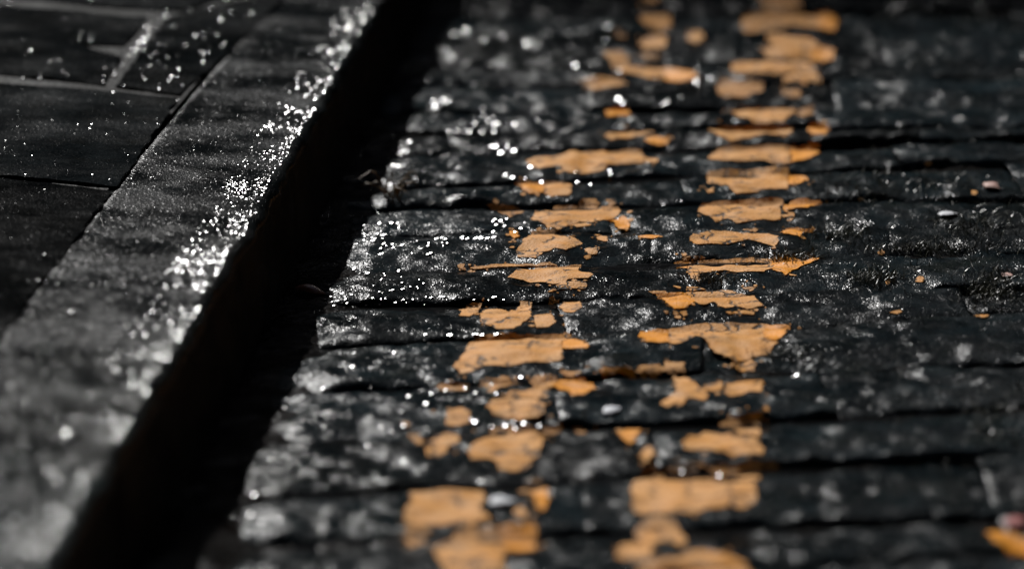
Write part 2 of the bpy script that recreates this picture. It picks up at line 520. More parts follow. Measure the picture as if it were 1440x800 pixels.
def poly_patch(poly, spacing, jag, jag_wave, zfun, skirt, seed):
    """flat outline in the street -> ragged sheet that follows zfun, with thickness"""
    pts = []
    n = len(poly)
    for i in range(n):
        a = np.array(poly[i]); b = np.array(poly[(i + 1) % n])
        k = max(1, int(np.linalg.norm(b - a) / spacing))
        for j in range(k):
            pts.append(a + (b - a) * j / k)
    P = np.array(pts)
    P[:, 0] += jag * fbm(P[:, 0], P[:, 1], jag_wave, 3, 80 + seed % 5)
    P[:, 1] += jag * fbm(P[:, 0] + 3, P[:, 1], jag_wave, 3, 86 + seed % 5)
    nb = len(P)
    x0, y0 = P.min(0); x1, y1 = P.max(0)
    g = np.stack(np.meshgrid(np.arange(x0, x1, spacing * 1.3), np.arange(y0, y1, spacing * 1.3)), -1).reshape(-1, 2)
    g = g + rng.uniform(-0.2, 0.2, g.shape) * spacing
    inside = np.zeros(len(g), bool)
    j = nb - 1
    for i in range(nb):
        c = ((P[i, 1] > g[:, 1]) != (P[j, 1] > g[:, 1]))
        with np.errstate(divide='ignore', invalid='ignore'):
            xc = (P[j, 0] - P[i, 0]) * (g[:, 1] - P[i, 1]) / (P[j, 1] - P[i, 1]) + P[i, 0]
        inside ^= c & (g[:, 0] < xc)
        j = i
    g = g[inside]
    if len(g):
        dmin = np.array([np.min(np.hypot(*(P - q).T)) for q in g])
        g = g[dmin > spacing * 0.6]
    V = [Vector(p) for p in P] + [Vector(p) for p in g]
    vs, es, fs, ov, oe, of = delaunay_2d_cdt(V, [(i, (i + 1) % nb) for i in range(nb)], [], 1, 1e-6)
    v2 = np.array([(v.x, v.y) for v in vs])
    fs = [list(f) for f in fs]
    cnt = {}
    for f in fs:
        for a, b in zip(f, f[1:] + f[:1]):
            cnt[(a, b)] = cnt.get((a, b), 0) + 1
    border = [(a, b) for (a, b) in cnt if (b, a) not in cnt]
    rim = set(a for a, b in border) | set(b for a, b in border)
    z = zfun(v2[:, 0], v2[:, 1])
    top = np.column_stack([v2, z])
    low = {}
    extra = []
    for r in rim:
        low[r] = len(v2) + len(extra)
        extra.append((v2[r, 0], v2[r, 1], z[r]))
        extra.append((v2[r, 0], v2[r, 1], z[r] - skirt))
    for a, b in border:
        fs.append([low[b], low[a], low[a] + 1, low[b] + 1])
    return np.vstack([top, np.array(extra).reshape(-1, 3)]), fs

def slab_z(seed, tilt=0.0):
    def z(x, y):
        return PAVE + 0.012 * (kerb_back(y) - x) + 0.0012 * fbm(x, y, 0.06, 3, 90 + seed) + 0.0006 * fbm(x, y, 0.012, 2, 95) + 0.0006
    return z
def px_slab(pts):
    return [at(px, py, PAVE + 0.0015) for px, py in pts]
slabs = [
    [(-260, -170), (330, -120), (372, -18), (255, 14), (215, 14), (-260, -20)],
    [(-260, -12), (209, 25), (174, 64), (110, 64), (172, 80), (146, 118), (-260, 85)],
    [(162, 120), (232, 27), (262, 17), (372, -10), (399, -6), (325, 68), (251, 131)],
    [(-260, 97), (140, 128), (250, 136), (164, 260), (-260, 224)],
    [(-520, 207), (158, 265), (8, 460), (-74, 570), (-700, 520)],
    [(-700, 531), (-80, 582), (-330, 920), (-900, 880)],
]
for i, s in enumerate(slabs):
    w = px_slab(s)
    v, f = poly_patch(w, 0.006, 0.0022, 0.02, slab_z(i), 0.012, i)
    mesh_obj('paving_slab', v, f, M['slab'], pav)

# the same pavement and road going on past the edges of the picture
def sheet(name, xa, xb, z_of, parent, mat):
    yy = np.array([-2.0, 16.5])
    v = [(xa(y), y, z_of(xa(y), y)) for y in yy] + [(xb(y), y, z_of(xb(y), y)) for y in yy]
    return mesh_obj(name, v, [[0, 2, 3, 1]], mat, parent)
sheet('pavement_bed', lambda y: float(kerb_back(y)) - 1.66, lambda y: float(kerb_back(y)) - 0.002, lambda x, y: PAVE - 0.0060 + 0.012 * (float(kerb_back(y)) - x), pav, M['mortar'])
sheet('road_bed', lambda y: float(kerb_front(y)) - 0.05, lambda y: 3.25, lambda x, y: road_base(x) - 0.022, road, M['soil'])
for d0, d1 in ((0.006, 0.36), (0.372, 0.98), (0.992, 1.64)):
    y = -1.9 + 0.2 * d0
    while y < 16:
        y1 = y + 0.56
        if d0 > 0.3 or y1 < 2.5 or y > 5.45:
            t = 0.0004 + 0.0008 * random.random()
            c = [(float(kerb_back(yy)) - d, yy) for d, yy in ((d0, y), (d0, y1), (d1, y1), (d1, y))]
            top = [(px, py, PAVE + 0.012 * (float(kerb_back(py)) - px) + t) for px, py in c]
            bot = [(px, py, pz - 0.03) for px, py, pz in top]
            mesh_obj('paving_slab', top + bot, [[0, 1, 2, 3], [0, 4, 5, 1], [1, 5, 6, 2], [2, 6, 7, 3], [3, 7, 4, 0]], M['slab'], pav, smooth=False)
        y = y1 + 0.012
V, Fq = [], []
y_rows = [(b[0], b[1]) for b in bounds]
while y_rows[0][0] < 16: y_rows.insert(0, (y_rows[0][0] + 0.115, y_rows[0][1] * 0.9))
while y_rows[-1][0] > -1.8: y_rows.append((y_rows[-1][0] - 0.118, y_rows[-1][1] * 0.9))
ends = {}
for q in setts:
    ends[q.hi] = max(ends.get(q.hi, -9), q.x1)
cu = np.array([0.0, 0.06, 0.5, 0.94, 1.0]); cw = np.array([0.0, 0.12, 0.5, 0.88, 1.0])
lift = np.array([-0.012, -0.002, 0.0, -0.002, -0.012])
for k in range(len(y_rows) - 1):
    hi, lo = y_rows[k], y_rows[k + 1]
    x = ends.get(hi, float(gutter_edge((hi[0] + lo[0]) / 2)))
    while x < 3.15:
        x1 = min(x + random.uniform(0.16, 0.28), 3.2)
        U, W_ = np.meshgrid(x + (x1 - x) * cu, cw)
        Y = (lo[0] + lo[1] * np.minimum(U, 0.6)) * (1 - W_) + (hi[0] + hi[1] * np.minimum(U, 0.6)) * W_
        Z = road_base(U) + np.minimum(lift[None, :], lift[:, None]) - 0.001 + 0.002 * fbm(U, Y, 0.05, 2, 77)
        Fq.append(grid_faces(5, 5) + 25 * len(V)); V.append(np.stack([U, Y, Z], -1).reshape(-1, 3))
        x = x1 + 0.004
tag(mesh_obj('setts_beyond', np.concatenate(V), np.concatenate(Fq), M['sett'], road), kind='stuff')

# ------------------------------------------------------------------ yellow lines
def P4(ox, oy, pts):
    return [(ox + x / 4.0, oy + y / 4.0) for x, y in pts]
A1 = lambda *p: P4(640, 0, p)
A2 = lambda *p: P4(900, 0, p)
A3 = lambda *p: P4(640, 200, p)
A4 = lambda *p: P4(900, 200, p)
A5 = lambda *p: P4(560, 400, p)
A6 = lambda *p: P4(840, 400, p)
A7 = lambda *p: P4(540, 600, p)
A8 = lambda *p: P4(820, 600, p)
far_line = [
    ('worn', A2((630, -60), (900, -60), (905, 45), (800, 60), (700, 62))),
    ('worn', A2((575, 110), (600, 80), (700, 75), (880, 68), (1010, 100), (1010, 165), (860, 150), (720, 175), (620, 185), (570, 150))),
    ('vivid', A2((1000, 90), (1060, 65), (1110, 130), (1095, 180), (1010, 168))),
    ('worn', A2((710, 200), (800, 195), (900, 215), (1000, 240), (1010, 335), (960, 340), (850, 338), (720, 330), (690, 290), (740, 260))),
    ('vivid', A2((960, 290), (1020, 265), (1095, 290), (1085, 330), (1030, 358), (970, 345))),
    ('worn', A2((510, 385), (560, 352), (800, 352), (900, 348), (980, 370), (985, 400), (900, 410), (700, 415), (530, 425))),
    ('worn', A2((800, 440), (900, 420), (980, 412), (1020, 450), (990, 470), (900, 460), (810, 480))),
    ('thin', A2((430, 470), (480, 450), (560, 460), (640, 450), (700, 470), (690, 510), (600, 550), (480, 555), (440, 530))),
    ('thin', A2((800, 500), (900, 510), (905, 550), (860, 555), (800, 530))),
    ('worn', A2((460, 630), (540, 615), (660, 610), (860, 605), (880, 640), (800, 690), (720, 695), (640, 690), (560, 660))),
    ('thin', A2((890, 620), (950, 605), (975, 640), (930, 660), (890, 650))),
    ('worn', A2((380, 735), (440, 712), (600, 720), (720, 710), (850, 730), (855, 750), (700, 755), (580, 785), (500, 795), (440, 765))),
    ('vivid', A2((950, 710), (1010, 700), (1060, 715), (1050, 755), (970, 765), (945, 740))),
    ('worn', A4((385, 95), (430, 40), (500, 20), (700, 25), (840, 35), (845, 115), (790, 130), (700, 105), (560, 115), (470, 105))),
    ('vivid', A4((848, 50), (945, 45), (960, 10), (1010, 15), (1010, 65), (960, 95), (850, 115))),
    ('worn', A4((380, 170), (600, 165), (835, 150), (832, 270), (700, 265), (540, 292), (480, 245), (380, 235))),
    ('vivid', A4((838, 185), (900, 195), (948, 215), (900, 240), (838, 243))),
    ('worn', A4((370, 275), (415, 255), (410, 275), (380, 287))),
    ('worn', A4((325, 390), (350, 345), (450, 335), (600, 330), (800, 322), (785, 440), (640, 445), (540, 458), (490, 430), (430, 452), (380, 420))),
    ('vivid', A4((800, 380), (850, 340), (910, 325), (1010, 325), (1015, 350), (950, 375), (880, 375), (810, 392))),
    ('worn', A4((835, 400), (865, 405), (865, 425), (840, 420))),
    ('worn', A4((283, 550), (300, 518), (480, 505), (600, 515), (720, 520), (775, 535), (760, 590), (690, 570), (600, 550), (470, 580), (300, 575))),
    ('vivid', A4((795, 500), (850, 490), (960, 492), (975, 505), (900, 540), (850, 525), (800, 520))),
    ('thin', A4((580, 495), (640, 482), (700, 490), (650, 505))),
    ('worn', A4((260, 700), (290, 680), (460, 660), (640, 652), (740, 660), (752, 710), (700, 735), (600, 730), (470, 720), (400, 730), (340, 740), (330, 790), (290, 770), (265, 735))),
    ('vivid', A4((748, 660), (870, 657), (1010, 658), (940, 690), (860, 725), (815, 755), (800, 735), (750, 725))),
    ('vivid', A4((190, 690), (240, 680), (280, 685), (262, 712), (210, 712))),
    ('worn', A4((230, 660), (280, 642), (340, 640), (365, 660), (250, 668))),
    ('worn', A6((500, 50), (700, 45), (840, 65), (900, 90), (930, 125), (840, 140), (780, 125), (720, 135), (650, 100), (570, 115), (520, 80))),
    ('vivid', A6((335, 65), (505, 55), (548, 110), (490, 140), (430, 145), (390, 110))),
    ('worn', A6((285, 45), (380, 38), (400, 50), (310, 57))),
    ('worn', A6((500, 20), (560, 12), (610, 35), (520, 40))),
    ('worn', A6((760, 165), (830, 150), (895, 160), (885, 180), (790, 172))),
    ('worn', A6((468, 160), (500, 155), (512, 178), (480, 187))),
    ('thin', A6((820, 15), (895, 15), (880, 30), (830, 32))),
    ('worn', A6((395, 258), (460, 250), (560, 225), (700, 220), (960, 230), (940, 310), (1010, 330), (960, 400), (860, 415), (760, 430), (710, 400), (630, 360), (640, 340), (560, 290), (500, 320), (440, 340), (395, 332))),
    ('vivid', A6((960, 235), (1060, 230), (1085, 245), (1050, 290), (1010, 320), (940, 320), (935, 270))),
    ('vivid', A6((230, 290), (280, 265), (395, 258), (405, 330), (270, 325))),
    ('worn', A6((750, 470), (770, 435), (870, 425), (895, 460), (880, 490), (800, 498))),
    ('vivid', A6((0, 490), (30, 475), (150, 468), (200, 485), (190, 505), (80, 512), (20, 515))),
    ('worn', A6((205, 490), (250, 460), (330, 455), (375, 475), (360, 505), (320, 500))),
    ('worn', A6((370, 440), (490, 440), (495, 505), (400, 510), (385, 470))),
    ('worn', A6((415, 530), (450, 510), (560, 570), (625, 625), (600, 655), (540, 645), (500, 640), (480, 680), (440, 670), (390, 695), (360, 670), (400, 640), (440, 610), (440, 560))),
    ('worn', A6((600, 570), (700, 552), (712, 585), (650, 605), (605, 595))),
    ('worn', A6((720, 560), (830, 545), (930, 545), (930, 605), (850, 605), (740, 630), (722, 610))),
    ('worn', A8((760, -5), (830, -50), (900, -62), (995, -80), (1000, 20), (990, 60), (880, 40))),
    ('vivid', A8((905, -60), (1003, -84), (1003, -42), (940, -35))),
    ('worn', A8((545, 90), (600, 50), (720, 35), (840, 55), (960, 62), (1000, 100), (1010, 160), (860, 165), (740, 140), (690, 125), (580, 130))),
    ('worn', A8((265, 340), (330, 300), (430, 290), (620, 290), (800, 320), (960, 310), (975, 400), (930, 460), (800, 450), (680, 470), (620, 490), (440, 495), (300, 490), (265, 460), (285, 400))),
    ('thin', A8((320, 265), (420, 250), (440, 270), (350, 290))),
    ('thin', A8((470, 240), (560, 205), (660, 200), (680, 225), (620, 250), (560, 260))),
    ('worn', A8((690, 240), (800, 210), (920, 200), (1000, 190), (990, 300), (920, 310), (850, 290), (760, 275))),
    ('thin', A8((1000, 200), (1060, 190), (1100, 240), (1020, 260))),
    ('worn', A8((290, 600), (330, 530), (430, 510), (520, 540), (560, 610), (580, 660), (540, 680), (500, 650), (440, 645), (390, 658), (300, 650))),
    ('worn', A8((185, 740), (210, 667), (300, 662), (390, 670), (380, 740), (280, 750))),
    ('worn', A8((290, 780), (400, 755), (560, 730), (660, 700), (740, 710), (850, 740), (930, 780), (930, 860), (300, 860))),
    ('vivid', A8((195, 30), (250, 20), (320, 20), (290, 80), (255, 100), (215, 70))),
    ('worn', A8((315, 170), (350, 115), (395, 115), (385, 170), (350, 208))),
]
near_line = [
    ('worn', A1((1030, -50), (1160, -50), (1150, 0), (1130, 20), (1080, 25))),
    ('worn', A1((1010, 100), (1080, 80), (1210, 90), (1215, 140), (1170, 180), (1060, 150))),
    ('thin', A1((900, 170), (960, 180), (960, 215), (920, 210))),
    ('worn', A1((1060, 220), (1120, 205), (1190, 215), (1180, 270), (1060, 280), (1040, 250))),
    ('worn', A1((1300, 190), (1360, 170), (1405, 220), (1360, 250), (1310, 235))),
    ('worn', A1((830, 300), (930, 295), (970, 330), (1000, 380), (1080, 385), (1190, 390), (1190, 455), (1120, 450), (1010, 420), (930, 405), (880, 360))),
    ('vivid', A1((1180, 395), (1350, 410), (1360, 450), (1250, 465), (1180, 452))),
    ('thin', A1((1040, 300), (1150, 310), (1130, 340), (1060, 335))),
    ('worn', A1((700, 460), (760, 440), (870, 445), (950, 455), (970, 475), (850, 495), (760, 515), (720, 490))),
    ('vivid', A1((845, 620), (900, 605), (970, 615), (985, 650), (920, 655), (850, 660))),
    ('worn', A1((840, 770), (870, 750), (1000, 745), (1110, 745), (1000, 780), (880, 790))),
    ('vivid', A1((1060, 790), (1120, 770), (1200, 790), (1190, 815), (1140, 825), (1080, 805))),
    ('worn', A3((395, 110), (440, 95), (560, 85), (640, 55), (720, 55), (860, 60), (1000, 45), (1050, 50), (1060, 85), (1145, 95), (1140, 120), (1000, 125), (860, 130), (840, 160), (700, 180), (640, 175), (580, 130), (480, 150), (410, 135))),
    ('worn', A3((500, 235), (640, 225), (655, 260), (650, 300), (540, 312), (498, 290))),
    ('vivid', A3((345, 240), (400, 230), (500, 235), (498, 290), (420, 295), (380, 275))),
    ('thin', A3((175, 365), (200, 347), (280, 350), (380, 380), (385, 397), (340, 405), (310, 425), (260, 405), (200, 385))),
    ('worn', A3((425, 435), (450, 400), (560, 372), (700, 365), (920, 370), (925, 410), (890, 440), (770, 455), (700, 450), (650, 470), (600, 490), (520, 485))),
    ('worn', A3((650, 472), (740, 457), (745, 475), (690, 488))),
    ('vivid', A3((885, 450), (940, 415), (965, 430), (985, 470), (970, 500), (930, 490))),
    ('worn', A3((690, 340), (730, 320), (800, 325), (810, 355), (720, 362))),
    ('worn', A3((855, 350), (890, 335), (910, 355), (870, 365))),
    ('worn', A3((345, 610), (380, 560), (440, 520), (560, 525), (660, 535), (715, 570), (690, 590), (620, 610), (560, 600), (500, 625), (460, 655), (350, 645))),
    ('vivid', A3((300, 520), (330, 500), (365, 535), (330, 545))),
    ('worn', A3((430, 505), (500, 495), (575, 500), (560, 515), (440, 520))),
    ('worn', A3((790, 540), (820, 530), (860, 540), (850, 565), (810, 558))),
    ('worn', A3((725, 610), (760, 595), (815, 605), (800, 635), (740, 637))),
    ('vivid', A3((1030, 535), (1080, 527), (1150, 532), (1120, 545), (1040, 545))),
    ('worn', A3((290, 765), (330, 740), (450, 712), (560, 705), (710, 697), (690, 725), (770, 745), (750, 770), (640, 775), (600, 795), (520, 800), (420, 795), (380, 780))),
    ('worn', A3((90, 715), (140, 700), (300, 692), (560, 690), (575, 705), (400, 705), (200, 715), (110, 722))),
    ('worn', A3((40, 720), (60, 705), (65, 725))),
    ('worn', A5((890, 10), (920, -8), (1060, -10), (1072, 5), (1060, 25), (960, 30), (905, 28))),
    ('worn', A5((345, 175), (375, 125), (420, 112), (470, 125), (455, 160), (400, 185))),
    ('worn', A5((460, 200), (480, 150), (560, 140), (620, 160), (690, 100), (750, 105), (740, 200), (650, 250), (540, 258), (480, 230))),
    ('worn', A5((760, 180), (850, 165), (880, 215), (850, 240), (780, 250), (765, 215))),
    ('worn', A5((910, 135), (950, 105), (1025, 95), (1035, 135), (990, 155), (930, 155))),
    ('worn', A5((845, 85), (910, 80), (900, 98), (860, 97))),
    ('worn', A5((315, 460), (345, 420), (410, 330), (420, 290), (600, 275), (760, 290), (975, 275), (985, 290), (920, 330), (920, 430), (760, 435), (600, 460), (480, 460), (420, 490), (350, 505))),
    ('vivid', A5((920, 330), (970, 312), (1050, 325), (1060, 360), (1000, 365), (920, 365))),
    ('thin', A5((215, 580), (240, 553), (340, 560), (390, 565), (380, 595), (300, 600), (240, 600))),
    ('worn', A5((460, 550), (480, 535), (670, 522), (690, 560), (610, 580), (560, 585), (520, 612), (490, 595))),
    ('worn', A5((745, 540), (770, 520), (890, 520), (880, 560), (845, 580), (835, 640), (760, 640), (700, 635), (610, 635), (620, 600), (720, 600), (800, 580))),
    ('worn', A5((905, 495), (930, 488), (995, 500), (980, 530), (930, 520))),
    ('vivid', A5((870, 570), (960, 540), (1060, 545), (1120, 590), (1050, 620), (980, 630), (900, 595))),
    ('worn', A5((500, 690), (530, 645), (640, 640), (780, 650), (830, 680), (815, 730), (760, 750), (680, 768), (600, 745), (530, 735))),
    ('worn', A5((265, 750), (275, 710), (350, 697), (400, 715), (405, 780), (350, 795), (280, 792))),
    ('worn', A7((470, 150), (500, 100), (600, 60), (720, 30), (860, 30), (900, 80), (870, 160), (800, 240), (720, 255), (650, 240), (620, 190), (560, 180), (490, 195))),
    ('thin', A7((600, 15), (700, 0), (840, 0), (850, 20), (700, 25))),
    ('thin', A7((880, 10), (960, -10), (1000, 10), (960, 45), (900, 40))),
    ('thin', A7((1060, 15), (1120, 5), (1140, 35), (1080, 40))),
    ('worn', A7((235, 130), (270, 90), (270, 50), (350, 30), (410, 40), (420, 90), (370, 110), (340, 150), (290, 175), (240, 170))),
    ('thin', A7((140, 45), (200, 40), (215, 90), (180, 100))),
    ('worn', A7((105, 490), (150, 430), (150, 370), (300, 350), (400, 345), (560, 365), (570, 430), (530, 460), (600, 530), (480, 560), (390, 545), (340, 560), (220, 555), (120, 540))),
    ('worn', A7((115, 572), (200, 562), (260, 590), (240, 640), (170, 670), (120, 620))),
    ('worn', A7((265, 680), (350, 650), (400, 580), (500, 562), (650, 560), (660, 620), (700, 700), (660, 740), (690, 830), (360, 830), (310, 760))),
    ('vivid', A7((645, 558), (850, 550), (850, 690), (700, 700), (655, 620))),
    ('thin', A7((750, 360), (800, 310), (880, 295), (880, 330), (820, 350), (770, 375))),
    ('vivid', A7((820, 370), (920, 355), (925, 440), (890, 475), (850, 430))),
    ('worn', A7((735, 480), (770, 455), (805, 475), (790, 510), (745, 505))),
]
def paint_z(lift):
    def z(x, y):
        return sample(Hsm, x, y) + lift + 0.0002 * fbm(x, y, 0.008, 2, 99)
    return z
LIFT = {'worn': 0.0007, 'vivid': 0.0009, 'thin': 0.0004}
def lay_paint(poly, kind, parent, seed, name='paint_patch'):
    w = [on_stone(*p) for p in poly]
    v, f = poly_patch(w, 0.0020, 0.0020, 0.006, paint_z(LIFT[kind]), 0.0014, seed)
    return mesh_obj(name, v, f, M[kind], parent)
for nm, patches, label in (
        ('near', near_line, 'broken orange yellow line painted on the setts, the one nearer the kerb'),
        ('far', far_line, 'broken orange yellow line painted on the setts, the one farther from the kerb')):
    e = empty('yellow_line', (0.05 if nm == 'near' else 0.18, 3.8, 0))
    tag(e, label, 'road marking', 'double yellow lines along the kerb')
    cv, cf = [], []
    for i, (kind, poly) in enumerate(patches):
        o = lay_paint(poly, kind, e, i)
        # crumbs that have broken off the ragged edge of this patch
        for _ in range(7):
            a, b = random.sample(range(len(poly)), 1)[0], random.random()
            q0 = np.array(on_stone(*poly[a])); q1 = np.array(on_stone(*poly[(a + 1) % len(poly)]))
            c = q0 + (q1 - q0) * b + np.array([rng.normal(0, 0.004), rng.normal(0, 0.007)])
            r = 0.0006 + 0.0016 * rng.uniform() ** 3
            k = rng.integers(5, 8); base = len(cv)
            for j in range(k):
                t = 2 * math.pi * j / k
                d = r * rng.uniform(0.6, 1.3)
                x, y = c[0] + d * math.cos(t) * 1.3, c[1] + d * math.sin(t) * 1.8
                cv.append((x, y, float(sample(Hm, x, y)) + 0.0006))
            for j in range(k):
                cv.append((cv[base + j][0], cv[base + j][1], cv[base + j][2] - 0.001))
            cf.append(list(range(base, base + k)))
            for j in range(k):
                j2 = (j + 1) % k
                cf.append([base + j2, base + j, base + k + j, base + k + j2])
    tag(mesh_obj('paint_crumbs', cv, cf, M['worn'], e, smooth=False), kind='stuff')

# ------------------------------------------------------------------ water beads added and tilted to make sun glints on the stones
def beads(name, pts, nrm, size, parent=None, stretch=1.3, least=0.8):
    """shallow lens-shaped water spots, tilted by nrm to make glints; size is the radius of each in metres"""
    V = []; Fc = []
    for p, n, r in zip(pts, nrm, size):
        n = n / np.linalg.norm(n)
        b = np.cross(n, (1.0, 0.05, 0.0)); b = b / np.linalg.norm(b); a = np.cross(b, n)
        rc = rng.uniform(18, 34) * r
        ea, eb = rng.uniform(least, stretch), rng.uniform(0.8, 1.3); base = len(V)
        V.append(p + n * (r * r / (2 * rc) + 0.00028))
        for ring, q in ((0, 0.6), (1, 0.98), (2, 1.08)):
            for k in range(8):
                t = k / 8 * 2 * math.pi + rng.uniform(-0.2, 0.2)
                d = q * r * (rng.uniform(0.85, 1.1) if ring else 1.0)
                z = (r * r - d * d) / (2 * rc) + (0.00028 if ring < 2 else -0.0009)
                V.append(p + a * d * ea * math.cos(t) + b * d * eb * math.sin(t) + n * z)
        for k in range(8):
            k2 = (k + 1) % 8
            Fc.append([base, base + 1 + k, base + 1 + k2])
            Fc.append([base + 1 + k, base + 9 + k, base + 9 + k2, base + 1 + k2])
            Fc.append([base + 9 + k, base + 17 + k, base + 17 + k2, base + 9 + k2])
    o = mesh_obj(name, np.array(V), Fc, M['bead'], parent)
    tag(o, kind='stuff')
    return o
def bead_mat():
    m, nt, N, L, P = new_mat('water_bead')
    P.inputs['Base Color'].default_value = (0.010, 0.010, 0.011, 1)
    P.inputs['Roughness'].default_value = 0.19
    P.inputs['IOR'].default_value = 1.33
    return m
M['bead'] = bead_mat()
def half_vec(p):
    v = np.array([0, 0, CAM_H]) - p; v = v / np.linalg.norm(v)
    h = v + np.array(sun_dir); return h / np.linalg.norm(h)
Hb = box_blur(np.maximum(Hm, fill), 1)
gyy, gxx = np.gradient(Hb, RES)
cand = 60000
cx = rng.uniform(-0.30, 0.46, cand); cy = 1 / rng.uniform(1 / 5.3, 1 / 2.7, cand)
dens = 0.10 + 0.9 * np.exp(-np.clip(cx - 0.03 * (cy - 3.7) + 0.02, 0, 1) / 0.07)
dens = dens * np.clip(0.5 + 1.2 * fbm(cx, cy, 0.07, 2, 120), 0, 1)
ok = (cx > kerb_front(cy) + 0.012) & (rng.uniform(0, 1, cand) < dens)
cx, cy = cx[ok], cy[ok]
cz = sample(Hb, cx, cy)
nn = np.stack([-sample(gxx, cx, cy), -sample(gyy, cx, cy), np.ones_like(cx)], -1)
nn /= np.linalg.norm(nn, axis=1)[:, None]
pp = np.stack([cx, cy, cz], -1)
hh = np.array([half_vec(p) for p in pp])
ang = np.degrees(np.arccos(np.clip((nn * hh).sum(1), -1, 1)))
sel = np.where(ang < 16)[0][:420]
print('beads', len(sel), 'of', len(ang))
bp = [pp[sel]]; bn = [0.35 * nn[sel] + 0.65 * hh[sel] + rng.normal(0, 0.035, (len(sel), 3))]; bs = [rng.uniform(0.0004, 0.0013, len(sel)) * np.clip((pp[sel][:, 1] - 2.5) / 1.2, 0.3, 1.0)]
# added streaks and clusters of glints, each bead tilted to mirror the sun
streak = []
for px, py, n, sx, sy, r0 in ((658, 336, 11, 52, 1.6, 0.0010), (640, 421, 10, 80, 3.0, 0.0008), (650, 471, 7, 55, 1.2, 0.0010), (530, 318, 5, 40, 4.0, 0.0008), (530, 383, 5, 50, 4.0, 0.0008)):
    for i in range(n):
        x, y = on_stone(px + rng.uniform(-1, 1) * sx, py + rng.uniform(-1, 1) * sy)
        p = np.array([x, y, float(sample(Hm, x, y)) + 0.0005])
        streak.append((p, half_vec(p) + rng.normal(0, 0.015, 3), r0 * rng.uniform(0.4, 1.1)))
beads('glint_streaks', np.array([q[0] for q in streak]), np.array([q[1] for q in streak]), np.array([q[2] for q in streak]), None, 3.2, 1.6)
for px, py, n, sx, sy, r0 in ((622, 147, 7, 16, 6, 0.0020), (668, 186, 10, 40, 2, 0.0022),
                              (712, 213, 6, 22, 6, 0.0020), (556, 262, 3, 12, 3, 0.0020), (800, 250, 12, 90, 14, 0.0013), (540, 345, 40, 90, 16, 0.0012), (520, 410, 40, 80, 22, 0.0010),
                              (720, 318, 12, 28, 10, 0.0016), (690, 545, 6, 70, 14, 0.0018), (530, 560, 5, 90, 26, 0.0018), (365, 590, 7, 45, 45, 0.0014), (340, 690, 7, 60, 50, 0.0016),
                              (590, 610, 6, 90, 22, 0.0016), (700, 600, 8, 60, 6, 0.0022), (985, 665, 6, 45, 6, 0.0024), (545, 215, 9, 40, 30, 0.0016), (470, 330, 20, 80, 45, 0.0011),
                              (820, 70, 7, 60, 40, 0.0019), (985, 110, 4, 20, 30, 0.0019), (660, 60, 6, 60, 40, 0.0019), (910, 150, 8, 70, 20, 0.0020), (700, 165, 8, 60, 16, 0.0020)):
    for i in range(n):
        x, y = on_stone(px + rng.uniform(-1, 1) * sx, py + rng.uniform(-1, 1) * sy)
        p = np.array([x, y, float(sample(Hm, x, y)) + 0.0004])
        bp.append(p[None]); bn.append((half_vec(p) + rng.normal(0, 0.025, 3))[None]); bs.append(np.array([r0 * rng.uniform(0.5, 1.0) * (0.5 if py > 500 else 0.55 if py < 200 else 0.75)]))
beads('glint_beads', np.concatenate(bp), np.concatenate(bn), np.concatenate(bs), None, 2.6)
# glint beads added on the kerb, thickest along the worn edge
nk = 30000
ky = 1 / rng.uniform(1 / 5.0, 1 / 2.4, nk); kt = rng.uniform(0, 1, nk) ** 0.45 * 1.16
ok = rng.uniform(0, 1, nk) * np.where(ky > 3.55, 0.6, 1.15) < 0.25 + 0.9 * np.clip(fbm(ky, kt * 0.1, 0.06, 2, 130), 0, 1) + 0.35 * (kt > 0.9)
ky, kt = ky[ok], kt[ok]
def kpt(t_, y_):
    x, z = kerb_profile(t_, y_, 0)
    return np.stack([x, y_, z], -1)
kp = kpt(kt, ky)
kn = np.cross(kpt(kt + 0.01, ky) - kp, kpt(kt, ky + 0.002) - kp)
kn = kn / np.linalg.norm(kn, axis=1)[:, None]
kn = kn * np.sign(kn[:, 2:3])
ang = np.degrees(np.arccos(np.clip((kn * np.array([half_vec(p) for p in kp])).sum(1), -1, 1)))
edge = (kt > 0.72) & (kt < 1.04) & (rng.uniform(0, 1, len(kt)) < np.clip((0.25 + 0.9 * np.exp(-((ky - 3.30) / 0.30) ** 2)) * (0.6 + 0.9 * fbm(ky, kt * 0.05, 0.05, 2, 131)), 0.03, 1))
hk = np.array([half_vec(p) for p in kp])
kn = np.where(edge[:, None], hk + rng.normal(0, 0.05, kn.shape), 0.4 * kn + 0.6 * hk + rng.normal(0, 0.04, kn.shape))
sel = np.concatenate([np.where((ang < 24) & ~edge)[0][:1100], np.where(edge)[0][:1500]])
print('kerb beads', len(sel))
kp = kp[sel] + np.array([0, 0, 0.0003]); kn = kn[sel]
beads('kerb_glints', kp, kn, rng.uniform(0.0005, 0.0013, len(kp)) * np.where(np.arange(len(kp)) < 1100, 0.75, 0.62), kerb)

ns = 300
sy = 1 / rng.uniform(1 / 5.1, 1 / 3.0, ns); sx = kerb_back(sy) - 0.004 - 0.32 * rng.uniform(0, 1, ns) ** 1.7
sp = np.stack([sx, sy, PAVE + 0.012 * (kerb_back(sy) - sx) + 0.0010], -1)
okk = (sy > 3.55) | (rng.uniform(0, 1, ns) < 0.25)
sp = sp[okk]
